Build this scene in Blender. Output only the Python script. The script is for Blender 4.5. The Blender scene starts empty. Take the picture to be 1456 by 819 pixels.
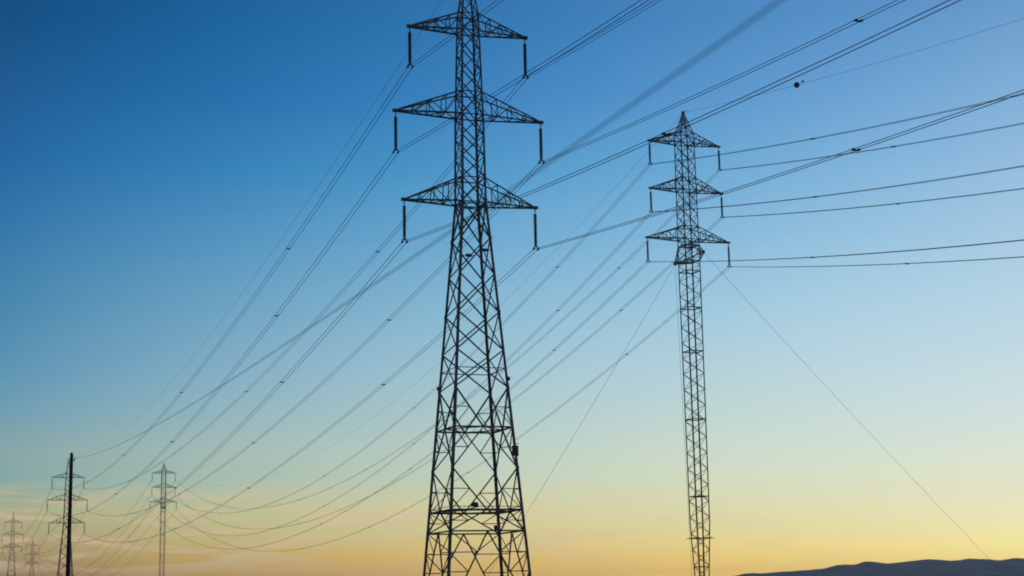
import bpy, math, random
from mathutils import Vector, Matrix

random.seed(7)
C = bpy.context.scene.collection
SC = bpy.context.scene
R = math.radians

# ------------------------------------------------------------------ camera
cam = bpy.data.cameras.new('camera')
cam_o = bpy.data.objects.new('camera', cam)
C.objects.link(cam_o)
SC.camera = cam_o
cam.sensor_width = 36.0
cam.lens = 56.87
cam.clip_start = 0.05
cam.clip_end = 30000.0
cam_o.matrix_world = (Matrix.Translation((0, 0, 1.7)) @ Matrix.Rotation(R(90 + 10.84), 4, 'X')
                      @ Matrix.Rotation(R(-1.15), 4, 'Z'))
cam.dof.use_dof = True                      # wide open lens: the cable passing overhead is far out of focus
cam.dof.focus_distance = 170.0
cam.dof.aperture_fstop = 0.85

# ------------------------------------------------------------------ world
SUN_AZ, SUN_EL = 45.0, 2.0                  # degrees to the right of the view, above the horizon
NISH = 0.10
NMIX = 0.05
# sky colour against elevation (degrees), seen left / middle / right of the view; the side towards the sun is the last
SKY_E = [0.3, 1.2, 2.2, 3.2, 4.2, 5.2, 6.5, 8, 10, 12.5, 15, 17.5, 20, 21.5, 26]
SKY_L = [(0.3407, 0.2209, 0.0740), (0.4340, 0.2715, 0.0727), (0.5186, 0.4148, 0.1975), (0.4588, 0.4861, 0.2814), (0.2501, 0.4462, 0.4272), (0.2649, 0.4189, 0.4293), (0.1633, 0.3731, 0.4903), (0.0990, 0.3120, 0.4976), (0.0604, 0.2559, 0.4530), (0.0296, 0.1957, 0.4319), (0.0119, 0.1384, 0.3829), (0.0076, 0.1049, 0.3009), (0.0010, 0.0740, 0.2312), (0.0010, 0.0715, 0.2278), (0.0008, 0.0607, 0.1937)]
SKY_M = [(1.6893, 0.8164, 0.0010), (1.3775, 0.7376, 0.0159), (0.9659, 0.8096, 0.2481), (0.8539, 0.8279, 0.4366), (0.7429, 0.8313, 0.5801), (0.6617, 0.8034, 0.6741), (0.5413, 0.7452, 0.6953), (0.4586, 0.7009, 0.7858), (0.3055, 0.6188, 0.7994), (0.1531, 0.4868, 0.7748), (0.0345, 0.3733, 0.7126), (0.0010, 0.2390, 0.6412), (0.0010, 0.2047, 0.5483), (0.0010, 0.1587, 0.4639), (0.0008, 0.1349, 0.3943)]
SKY_R = [(2.4075, 1.5624, 0.1853), (1.5334, 1.2939, 0.4297), (1.1268, 1.0831, 0.5919), (0.9433, 0.9735, 0.6697), (0.8479, 0.9294, 0.7430), (0.7456, 0.8773, 0.8047), (0.6686, 0.8285, 0.8503), (0.5777, 0.7712, 0.8592), (0.4881, 0.7125, 0.8556), (0.3765, 0.6088, 0.8159), (0.2771, 0.5097, 0.7769), (0.1952, 0.4186, 0.7064), (0.1275, 0.3267, 0.6262), (0.1293, 0.3344, 0.6347), (0.1099, 0.2842, 0.5395)]

world = bpy.data.worlds.new('World')
SC.world = world
world.use_nodes = True
nt = world.node_tree
N, L = nt.nodes, nt.links
bg = N['Background']


def math_node(op, a=None, b=None, clamp=False):
    n = N.new('ShaderNodeMath'); n.operation = op; n.use_clamp = clamp
    for i, v in enumerate((a, b)):
        if v is None: continue
        if isinstance(v, (int, float)): n.inputs[i].default_value = v
        else: L.new(v, n.inputs[i])
    return n.outputs[0]


def mixc(fac, a, b, mode='MIX'):
    n = N.new('ShaderNodeMix'); n.data_type = 'RGBA'; n.blend_type = mode
    for s, v in ((n.inputs[0], fac), (n.inputs[6], a), (n.inputs[7], b)):
        if isinstance(v, (int, float)): s.default_value = v
        elif isinstance(v, tuple): s.default_value = v
        else: L.new(v, s)
    return n.outputs[2]


sky = N.new('ShaderNodeTexSky')
sky.sky_type = 'NISHITA'; sky.sun_disc = False
sky.sun_elevation = R(SUN_EL); sky.sun_rotation = R(SUN_AZ)
nscale = N.new('ShaderNodeVectorMath'); nscale.operation = 'SCALE'; nscale.inputs[3].default_value = NISH
L.new(sky.outputs[0], nscale.inputs[0])

tc = N.new('ShaderNodeTexCoord')
nrm = N.new('ShaderNodeVectorMath'); nrm.operation = 'NORMALIZE'; L.new(tc.outputs['Generated'], nrm.inputs[0])
sep = N.new('ShaderNodeSeparateXYZ'); L.new(nrm.outputs[0], sep.inputs[0])
elev = math_node('MULTIPLY', math_node('ARCSINE', sep.outputs[2]), 180 / math.pi)
flat = N.new('ShaderNodeCombineXYZ'); L.new(sep.outputs[0], flat.inputs[0]); L.new(sep.outputs[1], flat.inputs[1])
fn = N.new('ShaderNodeVectorMath'); fn.operation = 'NORMALIZE'; L.new(flat.outputs[0], fn.inputs[0])
dt = N.new('ShaderNodeVectorMath'); dt.operation = 'DOT_PRODUCT'; L.new(fn.outputs[0], dt.inputs[0])
dt.inputs[1].default_value = (math.sin(R(SUN_AZ)), math.cos(R(SUN_AZ)), 0)
sep_ang = math_node('MULTIPLY', math_node('ARCCOSINE', math_node('MINIMUM', dt.outputs['Value'], 0.99999)), 180 / math.pi)
mr = N.new('ShaderNodeMapRange'); mr.clamp = True
L.new(sep_ang, mr.inputs[0])
for i, v in enumerate((SUN_AZ + 18.0, SUN_AZ - 18.0, 0.0, 1.0)): mr.inputs[i + 1].default_value = v
t = mr.outputs[0]
epos = math_node('DIVIDE', elev, 26.0, True)


def ramp(cols):
    n = N.new('ShaderNodeValToRGB'); n.color_ramp.interpolation = 'LINEAR'
    el = n.color_ramp.elements
    while len(el) < len(cols): el.new(0.5)
    for k, (e, c) in enumerate(zip(SKY_E, cols)):
        el[k].position = max(0.0, min(1.0, e / 26.0)); el[k].color = (c[0], c[1], c[2], 1)
    L.new(epos, n.inputs[0])
    return n.outputs[0]


def vscale(v, s):
    n = N.new('ShaderNodeVectorMath'); n.operation = 'SCALE'; L.new(v, n.inputs[0]); L.new(s, n.inputs[3]); return n.outputs[0]


def vadd(a, b):
    n = N.new('ShaderNodeVectorMath'); L.new(a, n.inputs[0]); L.new(b, n.inputs[1]); return n.outputs[0]


u = math_node('SUBTRACT', 1.0, t)
w0 = math_node('MULTIPLY', u, u)
w1 = math_node('MULTIPLY', math_node('MULTIPLY', u, t), 2.0)
w2 = math_node('MULTIPLY', t, t)
grad = vadd(vadd(vscale(ramp(SKY_L), w0), vscale(ramp(SKY_M), w1)), vscale(ramp(SKY_R), w2))

# thin streaks of high cloud just above the horizon
azim = math_node('MULTIPLY', math_node('ARCTAN2', sep.outputs[0], sep.outputs[1]), 180 / math.pi)
cc = N.new('ShaderNodeCombineXYZ')
L.new(math_node('MULTIPLY', azim, 0.24), cc.inputs[0]); L.new(math_node('ADD', math_node('MULTIPLY', elev, 2.1), 3.7), cc.inputs[1])
nz = N.new('ShaderNodeTexNoise'); nz.inputs['Scale'].default_value = 1.0; nz.inputs['Detail'].default_value = 5.0
nz.inputs['Roughness'].default_value = 0.55; nz.inputs['Distortion'].default_value = 0.8
L.new(cc.outputs[0], nz.inputs['Vector'])
cr = N.new('ShaderNodeMapRange'); cr.interpolation_type = 'SMOOTHSTEP'; L.new(nz.outputs['Fac'], cr.inputs[0])
for i, v in enumerate((0.45, 0.60, 0.0, 1.0)): cr.inputs[i + 1].default_value = v
band = N.new('ShaderNodeValToRGB')
be = band.color_ramp.elements
be[0].position, be[0].color = 0.03, (0.1, 0.1, 0.1, 1)
be[1].position, be[1].color = 0.165, (0, 0, 0, 1)
e_ = be.new(0.06); e_.color = (1, 1, 1, 1)
e_ = be.new(0.115); e_.color = (0.9, 0.9, 0.9, 1)
L.new(epos, band.inputs[0])
fade = math_node('SUBTRACT', 1.0, math_node('MULTIPLY', t, 1.05), True)
cfac = math_node('MULTIPLY', math_node('MULTIPLY', math_node('MULTIPLY', cr.outputs[0], band.outputs[0]), fade), 1.0)
grad = mixc(cfac, grad, mixc(t, (0.76, 0.57, 0.31, 1), (0.98, 0.82, 0.50, 1)))

L.new(mixc(NMIX, grad, nscale.outputs[0]), bg.inputs[0])
bg.inputs[1].default_value = 1.0

# ------------------------------------------------------------------ sun (almost down, to the right and beyond the towers)
sun = bpy.data.lights.new('sun', 'SUN')
sun.energy = 0.8; sun.angle = R(0.5); sun.color = (1.0, 0.72, 0.45)
sun_o = bpy.data.objects.new('sun', sun); C.objects.link(sun_o)
sd = Vector((math.sin(R(SUN_AZ)) * math.cos(R(SUN_EL)), math.cos(R(SUN_AZ)) * math.cos(R(SUN_EL)), math.sin(R(SUN_EL))))
sun_o.rotation_euler = sd.to_track_quat('Z', 'Y').to_euler()

SC.view_settings.view_transform = 'Standard'
SC.view_settings.look = 'None'
SC.view_settings.exposure = 0.0
SC.view_settings.gamma = 1.0
SC.view_settings.use_curve_mapping = False
SC.cycles.use_denoising = True
SC.cycles.denoiser = 'OPENIMAGEDENOISE'
SC.cycles.denoising_input_passes = 'RGB_ALBEDO_NORMAL'
SC.cycles.max_bounces = 4
SC.cycles.volume_bounces = 0
SC.cycles.filter_width = 1.9               # a slightly soft lens


# ------------------------------------------------------------------ materials
def material(name, base, rough=0.6, metal=0.0, var=0.25, scale=3.0, stretch=(1, 1, 1), second=None, bump=0.0, coat=0.0):
    m = bpy.data.materials.new(name); m.use_nodes = True
    n, l = m.node_tree.nodes, m.node_tree.links
    b = n['Principled BSDF']
    tcn = n.new('ShaderNodeTexCoord'); mp = n.new('ShaderNodeMapping'); mp.inputs['Scale'].default_value = stretch
    no = n.new('ShaderNodeTexNoise'); no.inputs['Scale'].default_value = scale; no.inputs['Detail'].default_value = 6
    l.new(tcn.outputs['Object'], mp.inputs[0]); l.new(mp.outputs[0], no.inputs['Vector'])
    cr_ = n.new('ShaderNodeValToRGB')
    lo = [c * (1 - var) for c in base]; hi = second or [min(1, c * (1 + var)) for c in base]
    cr_.color_ramp.elements[0].position = 0.35; cr_.color_ramp.elements[0].color = (*lo, 1)
    cr_.color_ramp.elements[1].position = 0.68; cr_.color_ramp.elements[1].color = (*hi, 1)
    l.new(no.outputs['Fac'], cr_.inputs[0]); l.new(cr_.outputs[0], b.inputs['Base Color'])
    b.inputs['Roughness'].default_value = rough; b.inputs['Metallic'].default_value = metal
    if bump:
        bp = n.new('ShaderNodeBump'); bp.inputs['Strength'].default_value = bump
        l.new(no.outputs['Fac'], bp.inputs['Height']); l.new(bp.outputs[0], b.inputs['Normal'])
    return m


M_STEEL = material('weathered_galvanised_steel', (0.19, 0.14, 0.12), 0.75, 0.1, 0.4, 0.9, second=(0.34, 0.20, 0.14))
M_MAST = material('weathered_mast_steel', (0.20, 0.145, 0.125), 0.75, 0.1, 0.4, 0.9, second=(0.38, 0.20, 0.14))
M_GLASS = material('dark_glazed_insulator', (0.02, 0.032, 0.036), 0.75, 0.0, 0.2, 5)
M_WIRE = material('dull_aluminium_wire', (0.07, 0.07, 0.075), 0.7, 0.2, 0.2, 2)
M_FIT = material('dark_clamp_metal', (0.03, 0.03, 0.032), 0.6, 0.4, 0.3, 6)
M_SHEATH = material('black_cable_sheath', (0.02, 0.02, 0.022), 0.75, 0.0, 0.3, 4)
M_WOOD = material('creosoted_wood', (0.028, 0.020, 0.014), 0.9, 0.0, 0.45, 3.0, (6, 6, 0.4), bump=0.4)
M_PLATE = material('painted_plate', (0.05, 0.05, 0.05), 0.5, 0.0, 0.2, 3)
M_CONC = material('footing_concrete', (0.30, 0.29, 0.27), 0.9, 0.0, 0.2, 4)
M_BALL = material('faded_marker_paint', (0.055, 0.02, 0.02), 0.5, 0.0, 0.25, 4)
M_GROUND = material('dry_grass_ground', (0.07, 0.055, 0.03), 0.95, 0.0, 0.5, 0.03, second=(0.12, 0.095, 0.05), bump=0.3)
M_HILL = material('dry_scrub_hillside', (0.17, 0.075, 0.085), 0.95, 0.0, 0.35, 0.012, second=(0.23, 0.11, 0.10), bump=0.3)


# ------------------------------------------------------------------ mesh helpers
class MB:
    def __init__(self): self.v = []; self.f = []

    def add(self, vs, fs):
        o = len(self.v); self.v += [tuple(p) for p in vs]; self.f += [tuple(i + o for i in q) for q in fs]

    def bar(self, p, q, w, t=None, out=None):
        """An angle-iron bar from p to q, flange width w."""
        p, q = Vector(p), Vector(q); d = (q - p)
        if d.length < 1e-4: return
        d.normalize(); t = t or max(0.02, w * 0.28)
        ref = Vector(out) if out is not None else (Vector((0, 0, 1)) if abs(d.z) < 0.8 else Vector((1, 0.3, 0)))
        a = (ref - d * ref.dot(d)).normalized(); b = d.cross(a)
        if out is not None: a, b = (a + b).normalized(), (a - b).normalized()
        prof = [(0, 0), (w, 0), (w, t), (t, t), (t, w), (0, w)]
        h = w * 0.4
        if out is not None: pts = [(-(x - h), -(y - h)) for x, y in prof]
        else: pts = [(x - h, y - h) for x, y in prof]
        vs = [p + a * x + b * y for x, y in pts] + [q + a * x + b * y for x, y in pts]
        fs = [(i, (i + 1) % 6, (i + 1) % 6 + 6, i + 6) for i in range(6)] + [(3, 2, 1, 0), (5, 4, 3, 0), (6, 7, 8, 9), (6, 9, 10, 11)]
        self.add(vs, fs)

    def box(self, c, s, rot=None):
        c = Vector(c); x, y, z = (k / 2 for k in s); bv = min(x, y, z) * 0.18
        vs = []
        for sz in (-1, 1):
            for sx, sy, ox, oy in ((-1, -1, bv, 0), (1, -1, -bv, 0), (1, -1, 0, bv), (1, 1, 0, -bv), (1, 1, -bv, 0), (-1, 1, bv, 0), (-1, 1, 0, -bv), (-1, -1, 0, bv)):
                p = Vector((sx * x + ox, sy * y + oy, sz * z))
                if rot is not None: p = rot @ p
                vs.append(c + p)
        fs = [(i, (i + 1) % 8, (i + 1) % 8 + 8, i + 8) for i in range(8)] + [tuple(range(7, -1, -1)), tuple(range(8, 16))]
        self.add(vs, fs)

    def tube(self, pts, r, n=6):
        pts = [Vector(p) for p in pts]; rings = []
        for i, p in enumerate(pts):
            d = (pts[min(i + 1, len(pts) - 1)] - pts[max(i - 1, 0)]).normalized()
            ref = Vector((0, 0, 1)) if abs(d.z) < 0.9 else Vector((1, 0, 0))
            a = (ref - d * ref.dot(d)).normalized(); b = d.cross(a)
            rr = r[i] if isinstance(r, (list, tuple)) else r
            rings.append([p + a * rr * math.cos(k * 2 * math.pi / n) + b * rr * math.sin(k * 2 * math.pi / n) for k in range(n)])
        vs = [v for g in rings for v in g]
        fs = [(i * n + k, i * n + (k + 1) % n, (i + 1) * n + (k + 1) % n, (i + 1) * n + k) for i in range(len(pts) - 1) for k in range(n)]
        fs += [tuple(range(n - 1, -1, -1)), tuple(range((len(pts) - 1) * n, len(pts) * n))]
        self.add(vs, fs)

    def lathe(self, prof, n=12, at=(0, 0, 0)):
        at = Vector(at)
        vs = [at + Vector((r * math.cos(k * 2 * math.pi / n), r * math.sin(k * 2 * math.pi / n), z)) for r, z in prof for k in range(n)]
        fs = [(i * n + k, i * n + (k + 1) % n, (i + 1) * n + (k + 1) % n, (i + 1) * n + k) for i in range(len(prof) - 1) for k in range(n)]
        fs += [tuple(range(n - 1, -1, -1)), tuple(range((len(prof) - 1) * n, len(prof) * n))]
        self.add(vs, fs)

    def build(self, name, mat, parent=None, smooth=False, loc=None):
        me = bpy.data.meshes.new(name); me.from_pydata(self.v, [], self.f)
        me.materials.append(mat)
        if smooth:
            for p in me.polygons: p.use_smooth = True
        me.update()
        o = bpy.data.objects.new(name, me); C.objects.link(o)
        if parent is not None: o.parent = parent
        if loc is not None: o.location = loc
        return o


def tag(o, label=None, cat=None, group=None, kind=None):
    if label: o['label'] = label
    if cat: o['category'] = cat
    if group: o['group'] = group
    if kind: o['kind'] = kind
    return o


def thing(name, label, cat, loc=(0, 0, 0), rz=0.0, group=None):
    o = bpy.data.objects.new(name, None); C.objects.link(o)
    o.location = loc; o.rotation_euler = (0, 0, rz); o.empty_display_size = 1
    return tag(o, label, cat, group)


def copy_tree(o, parent=None):
    c = o.copy(); C.objects.link(c)
    if parent is not None: c.parent = parent
    for ch in list(o.children): copy_tree(ch, c)
    return c


def lerp(tab, z):
    for (z0, a0), (z1, a1) in zip(tab, tab[1:]):
        if z <= z1: return a0 + (a1 - a0) * (z - z0) / (z1 - z0)
    return tab[-1][1]


def mix(p, q, f): return tuple(a + (b - a) * f for a, b in zip(p, q))


# ------------------------------------------------------------------ setting
def grid_mesh(xs, ys, hf):
    m = MB()
    m.v = [(x, y, hf(x, y)) for y in ys for x in xs]
    nx = len(xs)
    m.f = [(j * nx + i, j * nx + i + 1, (j + 1) * nx + i + 1, (j + 1) * nx + i) for j in range(len(ys) - 1) for i in range(nx - 1)]
    return m


g = grid_mesh([-6500 + 260 * i for i in range(51)], [-6500 + 260 * i for i in range(51)], lambda x, y: 0.0)
tag(g.build('ground', M_GROUND), kind='structure')

HILL = [(100.0, 0.0), (230.0, 12.0), (337.7, 28.0), (360.2, 32.5), (404.8, 34.0), (460.6, 34.0), (483.0, 36.8), (505.6, 43.0), (533.5, 43.5), (550.4, 47.6), (589.2, 44.6), (617.1, 45.1), (650.7, 46.7), (672.9, 46.8), (700.8, 46.8), (712.1, 49.3), (734.4, 48.9), (762.0, 45.6), (784.5, 48.4), (802.1, 45.9), (850.9, 42.7), (961.2, 30.6), (1780.0, 20.0)]
RISE = [(300.0, 0.0), (333.2, 10.0), (355.0, 11.4), (371.4, 12.2), (390.9, 12.0), (425.5, 10.3), (940.0, 5.0)]

def fbm(x, y, octs=5):
    v = 0.0; a = 1.0; f = 1.0
    for k in range(octs):
        v += a * math.sin(x * f + 1.7 * math.sin(y * f * 0.83 + k * 2.1) + k * 1.3) * math.cos(y * f * 1.13 + 0.9 * math.sin(x * f * 0.71 + k))
        a *= 0.55; f *= 1.93
    return v


def ridge_h(x, y, prof, yc, half, rough, peaks):
    k = lerp(prof, min(max(x, prof[0][0]), prof[-1][0]))
    d = (y - yc) / half
    s = max(0.0, 1 - abs(d) ** 1.05)
    spur = fbm(x * 0.012, y * 0.009)                       # spurs and gullies running down from the crest
    crest = 0.032 * fbm(x * 0.035, 3.0, 4)
    h = k * (s * (1 + crest) + 0.16 * spur * d * d * (1 - abs(d)) * 3.0)
    return -1.0 + max(0.0, h + s)


hx = [100 + 7 * i for i in range(240)]
hg = grid_mesh(hx, [2050 + 22 * i for i in range(51)], lambda x, y: ridge_h(x, y, HILL, 2600, 550, 1, 1))
tag(hg.build('hills', M_HILL), kind='structure')
rg = grid_mesh([300 + 8 * i for i in range(80)], [1120 + 14 * i for i in range(23)], lambda x, y: ridge_h(x, y, RISE, 1270, 150, 1, 1))
tag(rg.build('hill', M_HILL), kind='structure')

# ------------------------------------------------------------------ pylons
ARM_A = [('top', 55.84, 57.6, 5.88), ('middle', 47.3, 49.6, 7.33), ('bottom', 38.66, 41.06, 6.55)]
ARM_B = [('top', 69.66, 71.3, 5.95), ('middle', 62.2, 64.1, 6.05), ('bottom', 54.5, 56.5, 6.9)]
WID_A = [(0, 4.12), (38.66, 1.16), (47.3, 1.06), (57.6, 0.81), (63.2, 0.05)]
WID_B = [(0, 0.28), (4.3, 0.76), (12, 1.05), (50, 1.18), (69.66, 1.10), (71.3, 1.02), (74.6, 0.06)]
HANG_A, HANG_B = 4.05, 3.7
ROT_A, ROT_B = R(19.6), R(21.5)
COR = ((-1, -1), (1, -1), (1, 1), (-1, 1))


def insulator_mesh(hang, discs):
    m = MB()
    top, bot = -0.55, -(hang - 0.42)
    prof = [(0.035, -0.02), (0.035, -0.22), (0.06, -0.24), (0.06, -0.40), (0.035, -0.42), (0.04, top)]
    step = (top - bot) / discs
    for i in range(discs):
        z = top - i * step
        prof += [(0.09, z - 0.02), (0.185, z - step * 0.45), (0.18, z - step * 0.66), (0.10, z - step * 0.82)]
    prof += [(0.05, bot), (0.04, bot - 0.08)]
    m.lathe(prof, 10)
    return m


def yoke_mesh(hang):
    m = MB(); z = -(hang - 0.36)
    for y in (-0.03, 0.03):
        vs = [(-0.06, y - 0.012, z + 0.05), (0.06, y - 0.012, z + 0.05), (0.26, y - 0.012, z - 0.16), (-0.26, y - 0.012, z - 0.16)]
        m.add(vs + [(a, y + 0.012, c) for a, b, c in vs], [(0, 1, 2, 3), (7, 6, 5, 4), (0, 4, 5, 1), (1, 5, 6, 2), (2, 6, 7, 3), (3, 7, 4, 0)])
    return m


def clamp_mesh(hang):
    m = MB()
    m.tube([(0, -0.28, -0.02), (0, -0.12, -0.06), (0, 0.12, -0.06), (0, 0.28, -0.02)], [0.05, 0.10, 0.10, 0.05], 8)
    m.box((0, 0, 0.06), (0.07, 0.09, 0.24))
    return m


def arm_mesh(s, zb, zt, Lr, wid, cw, ww, nseg):
    """One half of a lattice cross-arm, tapering from the body to the tip."""
    m = MB(); ab, at_ = lerp(wid, zb), lerp(wid, zt)
    tip = (s * Lr, 0, zb)
    B = {k: ((s * ab, k * ab, zb), (s * Lr, k * 0.14, zb)) for k in (-1, 1)}
    T = {k: ((s * at_, k * at_, zt), (s * (Lr - 0.25), k * 0.10, zb + 0.16)) for k in (-1, 1)}
    for k in (-1, 1):
        m.bar(*B[k], cw); m.bar(*T[k], cw * 0.9)
    fr = [i / nseg for i in range(nseg)]
    for i, f in enumerate(fr):
        nf = (i + 1) / nseg
        for k in (-1, 1):
            if i: m.bar(mix(*B[k], f), mix(*T[k], f), ww)
            if nf < 1: m.bar(mix(*T[k], f), mix(*B[k], nf), ww) if i % 2 == 0 else m.bar(mix(*B[k], f), mix(*T[k], nf), ww)
        if i:
            m.bar(mix(*B[-1], f), mix(*B[1], f), ww)
            if i < nseg - 1: m.bar(mix(*T[-1], f), mix(*T[1], f), ww)
        if nf < 1: m.bar(mix(*B[-1 if i % 2 else 1], f), mix(*B[1 if i % 2 else -1], nf), ww)
    m.box((s * (Lr + 0.03), 0, zb + 0.04), (0.5, 0.36, 0.26))
    m.box((s * Lr, 0, zb - 0.12), (0.10, 0.08, 0.24))
    return m


INS = {}


def hang_insulators(root, arms, hang, zcut, discs):
    key = (hang, discs)
    for lv, zb, zt, Lr in arms:
        for s in (-1, 1):
            if key not in INS:
                o = insulator_mesh(hang, discs).build('insulator_string', M_GLASS, root, smooth=False)
                y = yoke_mesh(hang).build('yoke_plate', M_FIT, o)
                c1 = clamp_mesh(hang).build('clamp', M_FIT, o, loc=(-0.22, 0, -hang + 0.05))
                c2 = c1.copy(); C.objects.link(c2); c2.parent = o; c2.location = (0.22, 0, -hang + 0.05)
                INS[key] = o
            else:
                o = copy_tree(INS[key], root)
            o.location = (s * Lr, 0, zb - zcut - 0.02)


def face_pts(wid, z, i):
    a = lerp(wid, z); c0, c1 = COR[i], COR[(i + 1) % 4]
    return (c0[0] * a, c0[1] * a, z), (c1[0] * a, c1[1] * a, z)


def x_panel(m, wid, z0, z1, w):
    for i in range(4):
        p0, p1 = face_pts(wid, z0, i); q0, q1 = face_pts(wid, z1, i)
        m.bar(p0, q1, w); m.bar(p1, q0, w)


def ring(m, wid, z, w, plan=False):
    mids = []
    for i in range(4):
        p, q = face_pts(wid, z, i); m.bar(p, q, w); mids.append(mix(p, q, 0.5))
    if plan:
        for i in range(4): m.bar(mids[i], mids[(i + 1) % 4], w * 0.7)


def k_panel(m, wid, zm, zl, w, wr, reds=(0.5,)):
    """Diagonals from the middle of the belt at zm to the legs at zl, with short redundants back to the legs."""
    for i in range(4):
        a, b = face_pts(wid, zm, i); c, d = face_pts(wid, zl, i); mid = mix(a, b, 0.5)
        for leg_m, leg_l in ((a, c), (b, d)):
            m.bar(mid, leg_l, w)
            last = leg_m
            for f in reds:
                on_d = mix(mid, leg_l, f); on_l = mix(leg_m, leg_l, f)
                m.bar(on_d, on_l, wr); m.bar(on_d, last, wr)
                last = on_l


def big_pylon(label, loc, zcut=0.0, detail=True, group=None):
    root = thing('lattice_pylon', label, 'pylon', loc, ROT_A, group)
    off = Vector((0, 0, -zcut))

    def out(m):
        m.v = [(x, y, z - zcut) for x, y, z in m.v]; return m
    for cx, cy in COR:
        m = MB()
        zs = [zcut, 20.8, 38.66, 47.3, 57.6]
        ws = [0.25, 0.23, 0.20, 0.17]
        for z0, z1, w in zip(zs, zs[1:], ws):
            a0, a1 = lerp(WID_A, z0), lerp(WID_A, z1)
            m.bar((cx * a0, cy * a0, z0), (cx * a1, cy * a1, z1), w, out=(cx, cy, 0))
        for zg in (20.8, 13.35, 27.9, 35.1):               # gusset plates at the joints
            a = lerp(WID_A, zg); m.box((cx * a, cy * a, zg), (0.26, 0.26, 0.42))
        leg = out(m).build('leg', M_STEEL, root)
        fm = MB(); a = lerp(WID_A, zcut)
        fm.lathe([(0.55, -0.4), (0.55, 0.18), (0.42, 0.30)], 14, (cx * a, cy * a, 0))
        fm.build('footing', M_CONC, leg)
    m = MB()
    nodes = [38.66, 35.1, 31.6, 27.9, 24.3, 20.8]
    for z1, z0 in zip(nodes, nodes[1:]): x_panel(m, WID_A, z0, z1, 0.12)
    ring(m, WID_A, 22.6, 0.08)
    k_panel(m, WID_A, 17.1, 20.8, 0.12, 0.075)
    ring(m, WID_A, 17.1, 0.15, True)
    k_panel(m, WID_A, 17.1, 13.35, 0.12, 0.075)
    k_panel(m, WID_A, 9.55, 13.35, 0.12, 0.075)
    ring(m, WID_A, 9.55, 0.17, True); ring(m, WID_A, 9.85, 0.06)
    if zcut < 1:
        k_panel(m, WID_A, 9.55, 7.65, 0.12, 0.075)
        ring(m, WID_A, 7.65, 0.14, False)
        k_panel(m, WID_A, 7.65, 0.15, 0.15, 0.085, (0.25, 0.48, 0.72))
    else:
        k_panel(m, WID_A, 9.55, zcut + 0.15, 0.13, 0.08, (0.5,))
    out(m).build('body_bracing', M_STEEL, root)
    m = MB()
    up = [38.66, 41.06, 43.14, 45.2, 47.3, 49.6, 51.7, 53.75, 55.84, 57.6]
    for z0, z1 in zip(up, up[1:]): x_panel(m, WID_A, z0, z1, 0.10)
    for z in (38.66, 41.06, 47.3, 49.6, 55.84, 57.6): ring(m, WID_A, z, 0.11)
    ring(m, WID_A, 38.5, 0.10, True)
    out(m).build('neck_bracing', M_STEEL, root)
    m = MB()
    for cx, cy in COR:
        a0, a1 = lerp(WID_A, 57.6), 0.05
        m.bar((cx * a0, cy * a0, 57.6), (cx * a1, cy * a1, 63.2), 0.14, out=(cx, cy, 0))
    for z0, z1 in ((57.6, 59.2), (59.2, 60.6), (60.6, 61.8)): x_panel(m, WID_A, z0, z1, 0.07)
    m.box((0, 0, 63.15), (0.3, 0.3, 0.3))
    out(m).build('peak', M_STEEL, root)
    for lv, zb, zt, Lr in ARM_A:
        for s in (-1, 1): out(arm_mesh(s, zb, zt, Lr, WID_A, 0.15, 0.075, 4)).build('cross_arm', M_STEEL, root)
    hang_insulators(root, ARM_A, HANG_A, zcut, 22)
    if detail:
        for (x, y, z, s) in ((-0.75, -1.55, 33.3, (0.62, 0.05, 0.3)), (0.85, -1.55, 33.9, (0.62, 0.05, 0.3))):
            m = MB(); m.box((x, y, z), s); m.bar((x - 0.6, y + 0.05, z), (x + 0.6, y + 0.05, z), 0.06)
            m.build('number_plate', M_PLATE, root)
        a = lerp(WID_A, 14.9)
        m = MB(); m.box((a - 0.05, -a - 0.12, 14.9), (0.62, 0.06, 0.95)); m.bar((a - 0.2, -a - 0.06, 15.55), (a + 0.3, -a - 0.06, 15.55), 0.07)
        m.build('warning_sign', M_PLATE, root)
        m = MB(); m.lathe([(0.14, 9.86), (0.30, 9.90), (0.36, 10.05), (0.32, 10.22), (0.14, 10.30)], 14, (-0.75, -2.2, 0))
        m.bar((-0.75, -3.3, 9.8), (-0.75, -1.0, 9.8), 0.08)
        m.build('beacon', M_PLATE, root)
        for (x, y, z) in ((-2.62, 2.62, 21.2), (2.6, -2.6, 21.6)):
            m = MB(); m.box((x, y, z), (0.24, 0.24, 0.34)); m.build('step_bolt_guard', M_PLATE, root)
        # small boxes on the belt of the anti-climbing guard
        m = MB(); m.box((0.9, -3.22, 7.95), (0.32, 0.3, 0.4)); m.build('equipment_box', M_PLATE, root)
    return root


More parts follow.
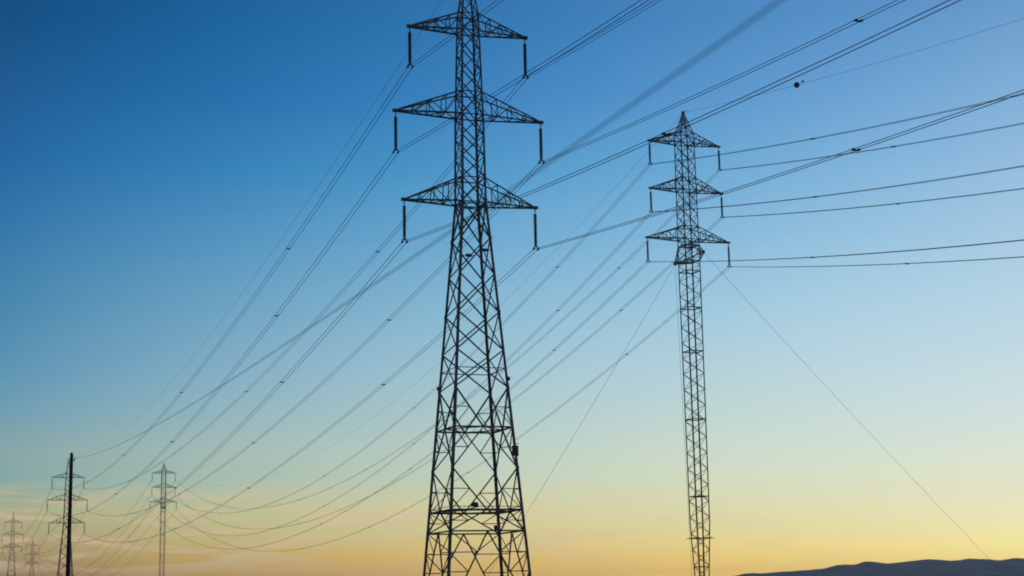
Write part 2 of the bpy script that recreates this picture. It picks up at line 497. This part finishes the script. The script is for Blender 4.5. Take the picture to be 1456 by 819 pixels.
def guyed_mast(label, loc, group=None):
    root = thing('guyed_mast', label, 'pylon', loc, ROT_B, group)
    for cx, cy in COR:
        m = MB(); zs = [0.25, 4.3, 12, 50, 69.66, 71.3]
        for z0, z1 in zip(zs, zs[1:]):
            a0, a1 = lerp(WID_B, z0), lerp(WID_B, z1)
            m.bar((cx * a0, cy * a0, z0), (cx * a1, cy * a1, z1), 0.17 if z0 < 50 else 0.15, out=(cx, cy, 0))
        m.build('leg', M_MAST, root)
    m = MB(); z = 1.0; k = 0
    while z < 53.2:
        z1 = z + 1.18
        for i in range(4):
            p0, p1 = face_pts(WID_B, z, i); q0, q1 = face_pts(WID_B, z1, i)
            (m.bar(p0, q1, 0.075) if (k + i) % 2 else m.bar(p1, q0, 0.075))
        z = z1; k += 1
    for zz in (5.6, 15.8, 27.2, 37.4, 44.0, 49.6): ring(m, WID_B, zz, 0.14)
    m.build('shaft_lacing', M_MAST, root)
    m = MB()
    for zz in (9.7,):
        a = lerp(WID_B, zz) + 0.85
        for s in (-1, 1):
            m.bar((-a, s * 0.98, zz), (a, s * 0.98, zz), 0.09); m.bar((s * 0.98, -a, zz + 0.1), (s * 0.98, a, zz + 0.1), 0.09)
    m.build('anti_climb_guard', M_MAST, root)
    m = MB()
    up = [53.2, 54.5, 56.5, 58.4, 60.3, 62.2, 64.1, 65.95, 67.8, 69.66, 71.3]
    for z0, z1 in zip(up, up[1:]): x_panel(m, WID_B, z0, z1, 0.085)
    for z in (54.5, 56.5, 62.2, 64.1, 69.66, 71.3): ring(m, WID_B, z, 0.11)
    m.build('head_bracing', M_MAST, root)
    m = MB()
    for cx, cy in COR:
        a0 = lerp(WID_B, 71.3); m.bar((cx * a0, cy * a0, 71.3), (cx * 0.06, cy * 0.06, 74.6), 0.13, out=(cx, cy, 0))
    for z0, z1 in ((71.3, 72.4), (72.4, 73.3), (73.3, 74.0)): x_panel(m, WID_B, z0, z1, 0.07)
    for z in (72.4, 73.3): ring(m, WID_B, z, 0.09)
    m.box((0, 0, 74.6), (0.4, 0.4, 0.4))
    m.bar((0.1, 0, 74.9), (0.95, 0, 75.0), 0.07)
    m.build('peak', M_MAST, root)
    for lv, zb, zt, Lr in ARM_B:
        for s in (-1, 1): arm_mesh(s, zb, zt, Lr, WID_B, 0.16, 0.08, 4).build('cross_arm', M_MAST, root)
    # outriggers under the bottom arm that carry the guys
    m = MB(); a = 1.18
    for s in (-1, 1):
        tip = (0, s * 4.6, 51.7)
        for k in (-1, 1):
            m.bar((k * a, s * a, 51.2), (k * 0.12, s * 4.6, 51.7), 0.17); m.bar((k * a, s * a, 53.6), (k * 0.12, s * 4.5, 51.85), 0.10)
            for f in (0.35, 0.68): m.bar(mix((k * a, s * a, 51.2), tip, f), mix((k * a, s * a, 53.6), tip, f), 0.09)
            m.bar((k * a, s * a, 53.6), mix((k * a, s * a, 51.2), tip, 0.35), 0.09)
        for f in (0.35, 0.68): m.bar(mix((-a, s * a, 51.2), tip, f), mix((a, s * a, 51.2), tip, f), 0.09)
        m.box((0, s * 4.65, 51.75), (0.42, 0.3, 0.42))
    for z in (51.2, 53.6): ring(m, WID_B, z, 0.15, True)
    m.build('guy_frame', M_MAST, root)
    hang_insulators(root, ARM_B, HANG_B, 0.0, 20)
    m = MB(); m.box((0, 0, 0.0), (2.4, 2.4, 0.5)); m.lathe([(0.45, 0.22), (0.45, 0.4), (0.3, 0.55)], 14)
    m.build('footing', M_CONC, root)
    return root


POS = {'A': (-3.8, 150, 0), 'B': (26.9, 240, 0), 'C': (-171, 620, 0), 'D': (-185, 853, 0), 'E': (-355, 1150, 0), 'F': (-474, 1600, 0)}
GP = 'steel lattice pylons of the power lines'
ZC = {'C': 5.7, 'E': -5.0, 'F': -5.0}
pyl_a = big_pylon('largest lattice pylon, near the middle, with three cross-arms and spread legs', POS['A'], 0, True, GP)
pyl_c = big_pylon('lattice pylon half hidden behind the dark wooden pole', POS['C'], ZC['C'], False, GP)
pyl_e = big_pylon('hazy far lattice pylon at the left edge of the picture', POS['E'], ZC['E'], False, GP)
pyl_f = copy_tree(pyl_e); pyl_f.location = POS['F']
pyl_f['label'] = 'smallest and farthest pylon, between left edge pylon and wooden pole'
mast_b = guyed_mast('tall slim lattice mast with three cross-arms, held by guy wires, on the right', POS['B'], GP)
mast_d = copy_tree(mast_b); mast_d.location = POS['D']
mast_d['label'] = 'small far slim mast just right of the dark wooden pole'


# ------------------------------------------------------------------ wires
def attach(k, lv, s):
    arms, hang, rot, zc = (ARM_B, HANG_B, ROT_B, 0) if k in 'BD' else (ARM_A, HANG_A, ROT_A, ZC.get(k, 0))
    _, zb, zt, Lr = arms[lv]
    p = Vector(POS[k]); d = Vector((math.cos(rot), math.sin(rot), 0))
    return p + d * (s * Lr) + Vector((0, 0, zb - zc - hang - 0.02)), d


def span_pts(a, b, sag, n):
    return [a + (b - a) * (i / n) + Vector((0, 0, -4 * sag * (i / n) * (1 - i / n))) for i in range(n + 1)]


def at_dist(a, b, sag, dist):
    f = dist / (b - a).length
    return a + (b - a) * f + Vector((0, 0, -4 * sag * f * (1 - f)))


def spacer_mesh(u):
    m = MB()
    m.tube([u * -0.30, u * -0.20, u * -0.08 + Vector((0, 0, -0.05)), u * 0.08 + Vector((0, 0, -0.05)), u * 0.20, u * 0.30], [0.05, 0.085, 0.07, 0.07, 0.085, 0.05], 8)
    w = u.cross(Vector((0, 0, 1)))
    for s in (-1, 1): m.tube([u * (0.22 * s) - w * 0.16, u * (0.22 * s) + w * 0.16], 0.06, 8)
    return m


def bundle(a, b, u, sag, label, group, r, first, step, n=72, spacers=True):
    """Two parallel conductors hanging between two insulator strings, held apart by spacers."""
    root = thing('twin_conductor', label, 'power line', a, 0, group)
    for s in (-1, 1):
        m = MB(); m.tube([p - a + u * (0.22 * s) for p in span_pts(a, b, sag, n)], r, 6)
        m.build('conductor', M_WIRE, root, smooth=True)
    if spacers:
        first_o = None; d = first; Ls = (b - a).length
        while d < Ls - 20:
            p = at_dist(a, b, sag, d) - a
            if (p + a).y > 5:
                if first_o is None:
                    first_o = spacer_mesh(u).build('spacer', M_FIT, root, loc=p)
                else:
                    o = first_o.copy(); C.objects.link(o); o.parent = root; o.location = p
            d += step
    return root


LV = ('top', 'middle', 'bottom'); SD = {-1: 'left', 1: 'right'}
offG = Vector((math.sin(R(20.0)) * 500, -math.cos(R(20.0)) * 500, 8))
offH = Vector((math.sin(R(21.0)) * 620, -math.cos(R(21.0)) * 620, 8))
SAG_AC = {(0, -1): 12.5, (1, -1): 13, (2, -1): 12.5, (0, 1): 12, (1, 1): 13, (2, 1): 12.5}
SAG_BD = {(0, -1): 32.5, (1, -1): 33.5, (2, -1): 30.5, (0, 1): 30.5, (1, 1): 31, (2, 1): 31.5}
SAG_AG = {(0, -1): 16, (1, -1): 16, (2, -1): 16, (0, 1): 16, (1, 1): 16, (2, 1): 16}
for lv in range(3):
    for s in (-1, 1):
        a, ua = attach('A', lv, s); b, ub = attach('B', lv, s)
        c, _ = attach('C', lv, s); d, _ = attach('D', lv, s); e, _ = attach('E', lv, s); f, _ = attach('F', lv, s)
        nm = '%s %s' % (LV[lv], SD[s])
        bundle(a, c, ua, SAG_AC[lv, s], 'twin wires from %s arm of largest pylon down to pylon behind wooden pole' % nm,
               'twin wires between largest pylon and pylon behind pole', 0.026, 57, 95)
        bundle(a, a + offG, ua, SAG_AG[lv, s], 'twin wires from %s arm of largest pylon rising to upper right' % nm,
               'twin wires rising right from largest pylon', 0.026, 57, 95)
        bundle(b, d, ub, SAG_BD[lv, s], 'twin wires from %s arm of tall slim mast sagging to far slim mast' % nm,
               'twin wires between the two slim masts', 0.03, 41, 94)
        bundle(b, b + offH, ub, 34, 'twin wires from %s arm of tall slim mast to right edge' % nm,
               'twin wires running right from slim mast', 0.03, 46, 95)
        bundle(c, e, ua, 12, 'twin wires from %s arm of pylon behind wooden pole to left edge pylon' % nm,
               'twin wires beyond pylon behind pole', 0.028, 60, 60, 40, False)
        bundle(d, f, ub, 30, 'twin wires from %s arm of far slim mast to smallest pylon' % nm,
               'twin wires beyond far slim mast', 0.03, 60, 60, 40, False)


def single(name, pts, r, mat, label, cat, group=None, n=6):
    a = Vector(pts[0]); m = MB(); m.tube([Vector(p) - a for p in pts], r, n)
    o = m.build(name, mat, None, smooth=True, loc=a)
    return tag(o, label, cat, group)


def peak(k):
    return Vector(POS[k]) + Vector((0, 0, 74.6 if k in 'BD' else 63.2 - ZC.get(k, 0)))


EG = 'thin earth wires between the tower peaks'
single('earth_wire', span_pts(peak('A'), peak('C'), 12, 60), 0.014, M_WIRE, 'faint single wire from peak of largest pylon to peak behind wooden pole', 'wire', EG)
single('earth_wire', span_pts(peak('A'), peak('A') + offG, 14, 60), 0.014, M_WIRE, 'single wire leaving peak of largest pylon towards upper right', 'wire', EG)
single('earth_wire', span_pts(peak('B'), peak('D'), 30, 60), 0.016, M_WIRE, 'faint single wire from peak of tall slim mast to far slim mast', 'wire', EG)
SAG_BALL = 31
single('earth_wire', span_pts(peak('B'), peak('B') + offH, SAG_BALL, 60), 0.018, M_WIRE, 'thin single wire from slim mast peak carrying the dark marker ball', 'wire', EG)
single('earth_wire', span_pts(peak('C'), peak('E'), 11, 40), 0.02, M_WIRE, 'faint single wire from peak behind wooden pole to left edge pylon', 'wire', EG)
single('earth_wire', span_pts(peak('D'), peak('F'), 26, 40), 0.02, M_WIRE, 'faint single wire from far slim mast peak to smallest pylon', 'wire', EG)

pb = at_dist(peak('B'), peak('B') + offH, SAG_BALL, 33.4)
m = MB()
m.lathe([(0.05, -0.40)] + [(0.40 * math.sin(R(k)), -0.40 * math.cos(R(k))) for k in range(12, 180, 12)] + [(0.05, 0.40)], 24)
m.lathe([(0.407, -0.03), (0.42, -0.02), (0.42, 0.02), (0.407, 0.03)], 24)
ball = tag(m.build('marker_ball', M_BALL, None, smooth=True, loc=pb), 'dark round marker ball threaded on the thin wire above the right wires', 'marker ball')
dq = offH.normalized(); m = MB(); m.tube([dq * 1.2, dq * 1.35, dq * 1.7, dq * 1.85], [0.04, 0.12, 0.12, 0.04], 8)
m.build('clamp', M_FIT, ball)

# guys of the tall slim mast
rotv = Vector((-math.sin(ROT_B), math.cos(ROT_B), 0))
P1 = Vector(POS['B']) + rotv * 4.65 + Vector((0, 0, 51.6)); P2 = Vector(POS['B']) - rotv * 4.65 + Vector((0, 0, 51.6))
GG = 'guy wires of the tall slim mast'
for top, foot, lab in ((P1, (-7.2, 228.5, 0.2), 'thin guy wire slanting from slim mast down left behind largest pylon'),
                       (P2, (79.5, 258, 0.2), 'thin guy wire slanting from slim mast down right to the hills'),
                       (P1, (29.3, 276, 0.2), 'steep guy wire close along left side of slim mast foot')):
    single('guy_wire', span_pts(top, Vector(foot), 0.5, 24), 0.022, M_WIRE, lab, 'wire', GG)

# ------------------------------------------------------------------ wooden pole and its cable
pole = thing('utility_pole', 'dark tapered wooden pole in front of the lattice pylon at lower left', 'pole', (-30.15, 110, 0))
m = MB(); m.lathe([(0.175, -0.3), (0.168, 0.0), (0.15, 4.0), (0.128, 8.0), (0.108, 11.8), (0.09, 11.95), (0.02, 12.0)], 16)
m.build('shaft', M_WOOD, pole, smooth=True)
m = MB(); m.lathe([(0.118, 11.42), (0.118, 11.52)], 16); m.box((0.17, -0.02, 11.47), (0.16, 0.06, 0.07)); m.tube([(0.22, -0.02, 11.5), (0.22, -0.02, 11.66)], 0.03, 8)
m.build('cable_bracket', M_FIT, pole)
S0 = Vector((-29.93, 110, 11.62)); Q0 = Vector((1.79, 10.0, 5.49))
pts = []
for i in range(141):
    s = i / 100 * 2.2
    p = S0 + (Q0 - S0) * s; p.z -= 2.75 * s * (1 - s); pts.append(p)
single('overhead_cable', pts, 0.007, M_SHEATH, 'blurred black cable passing close overhead from the wooden pole to top edge', 'cable', None, 8)

# ------------------------------------------------------------------ haze
hz = MB()
x0, x1, y0, y1, z0, z1 = -6600, 6600, -6600, 6600, -2.0, 95
hz.add([(x0, y0, z0), (x1, y0, z0), (x1, y1, z0), (x0, y1, z0), (x0, y0, z1), (x1, y0, z1), (x1, y1, z1), (x0, y1, z1)],
       [(3, 2, 1, 0), (4, 5, 6, 7), (0, 1, 5, 4), (1, 2, 6, 5), (2, 3, 7, 6), (3, 0, 4, 7)])
hm = bpy.data.materials.new('haze'); hm.use_nodes = True
hn = hm.node_tree.nodes; hn.remove(hn['Principled BSDF'])
pv = hn.new('ShaderNodeVolumePrincipled')
pv.inputs['Color'].default_value = (0.9, 0.9, 0.9, 1); pv.inputs['Density'].default_value = 0.00014; pv.inputs['Anisotropy'].default_value = 0.2
hm.node_tree.links.new(pv.outputs[0], hn['Material Output'].inputs['Volume'])
tag(hz.build('haze', hm), kind='stuff')
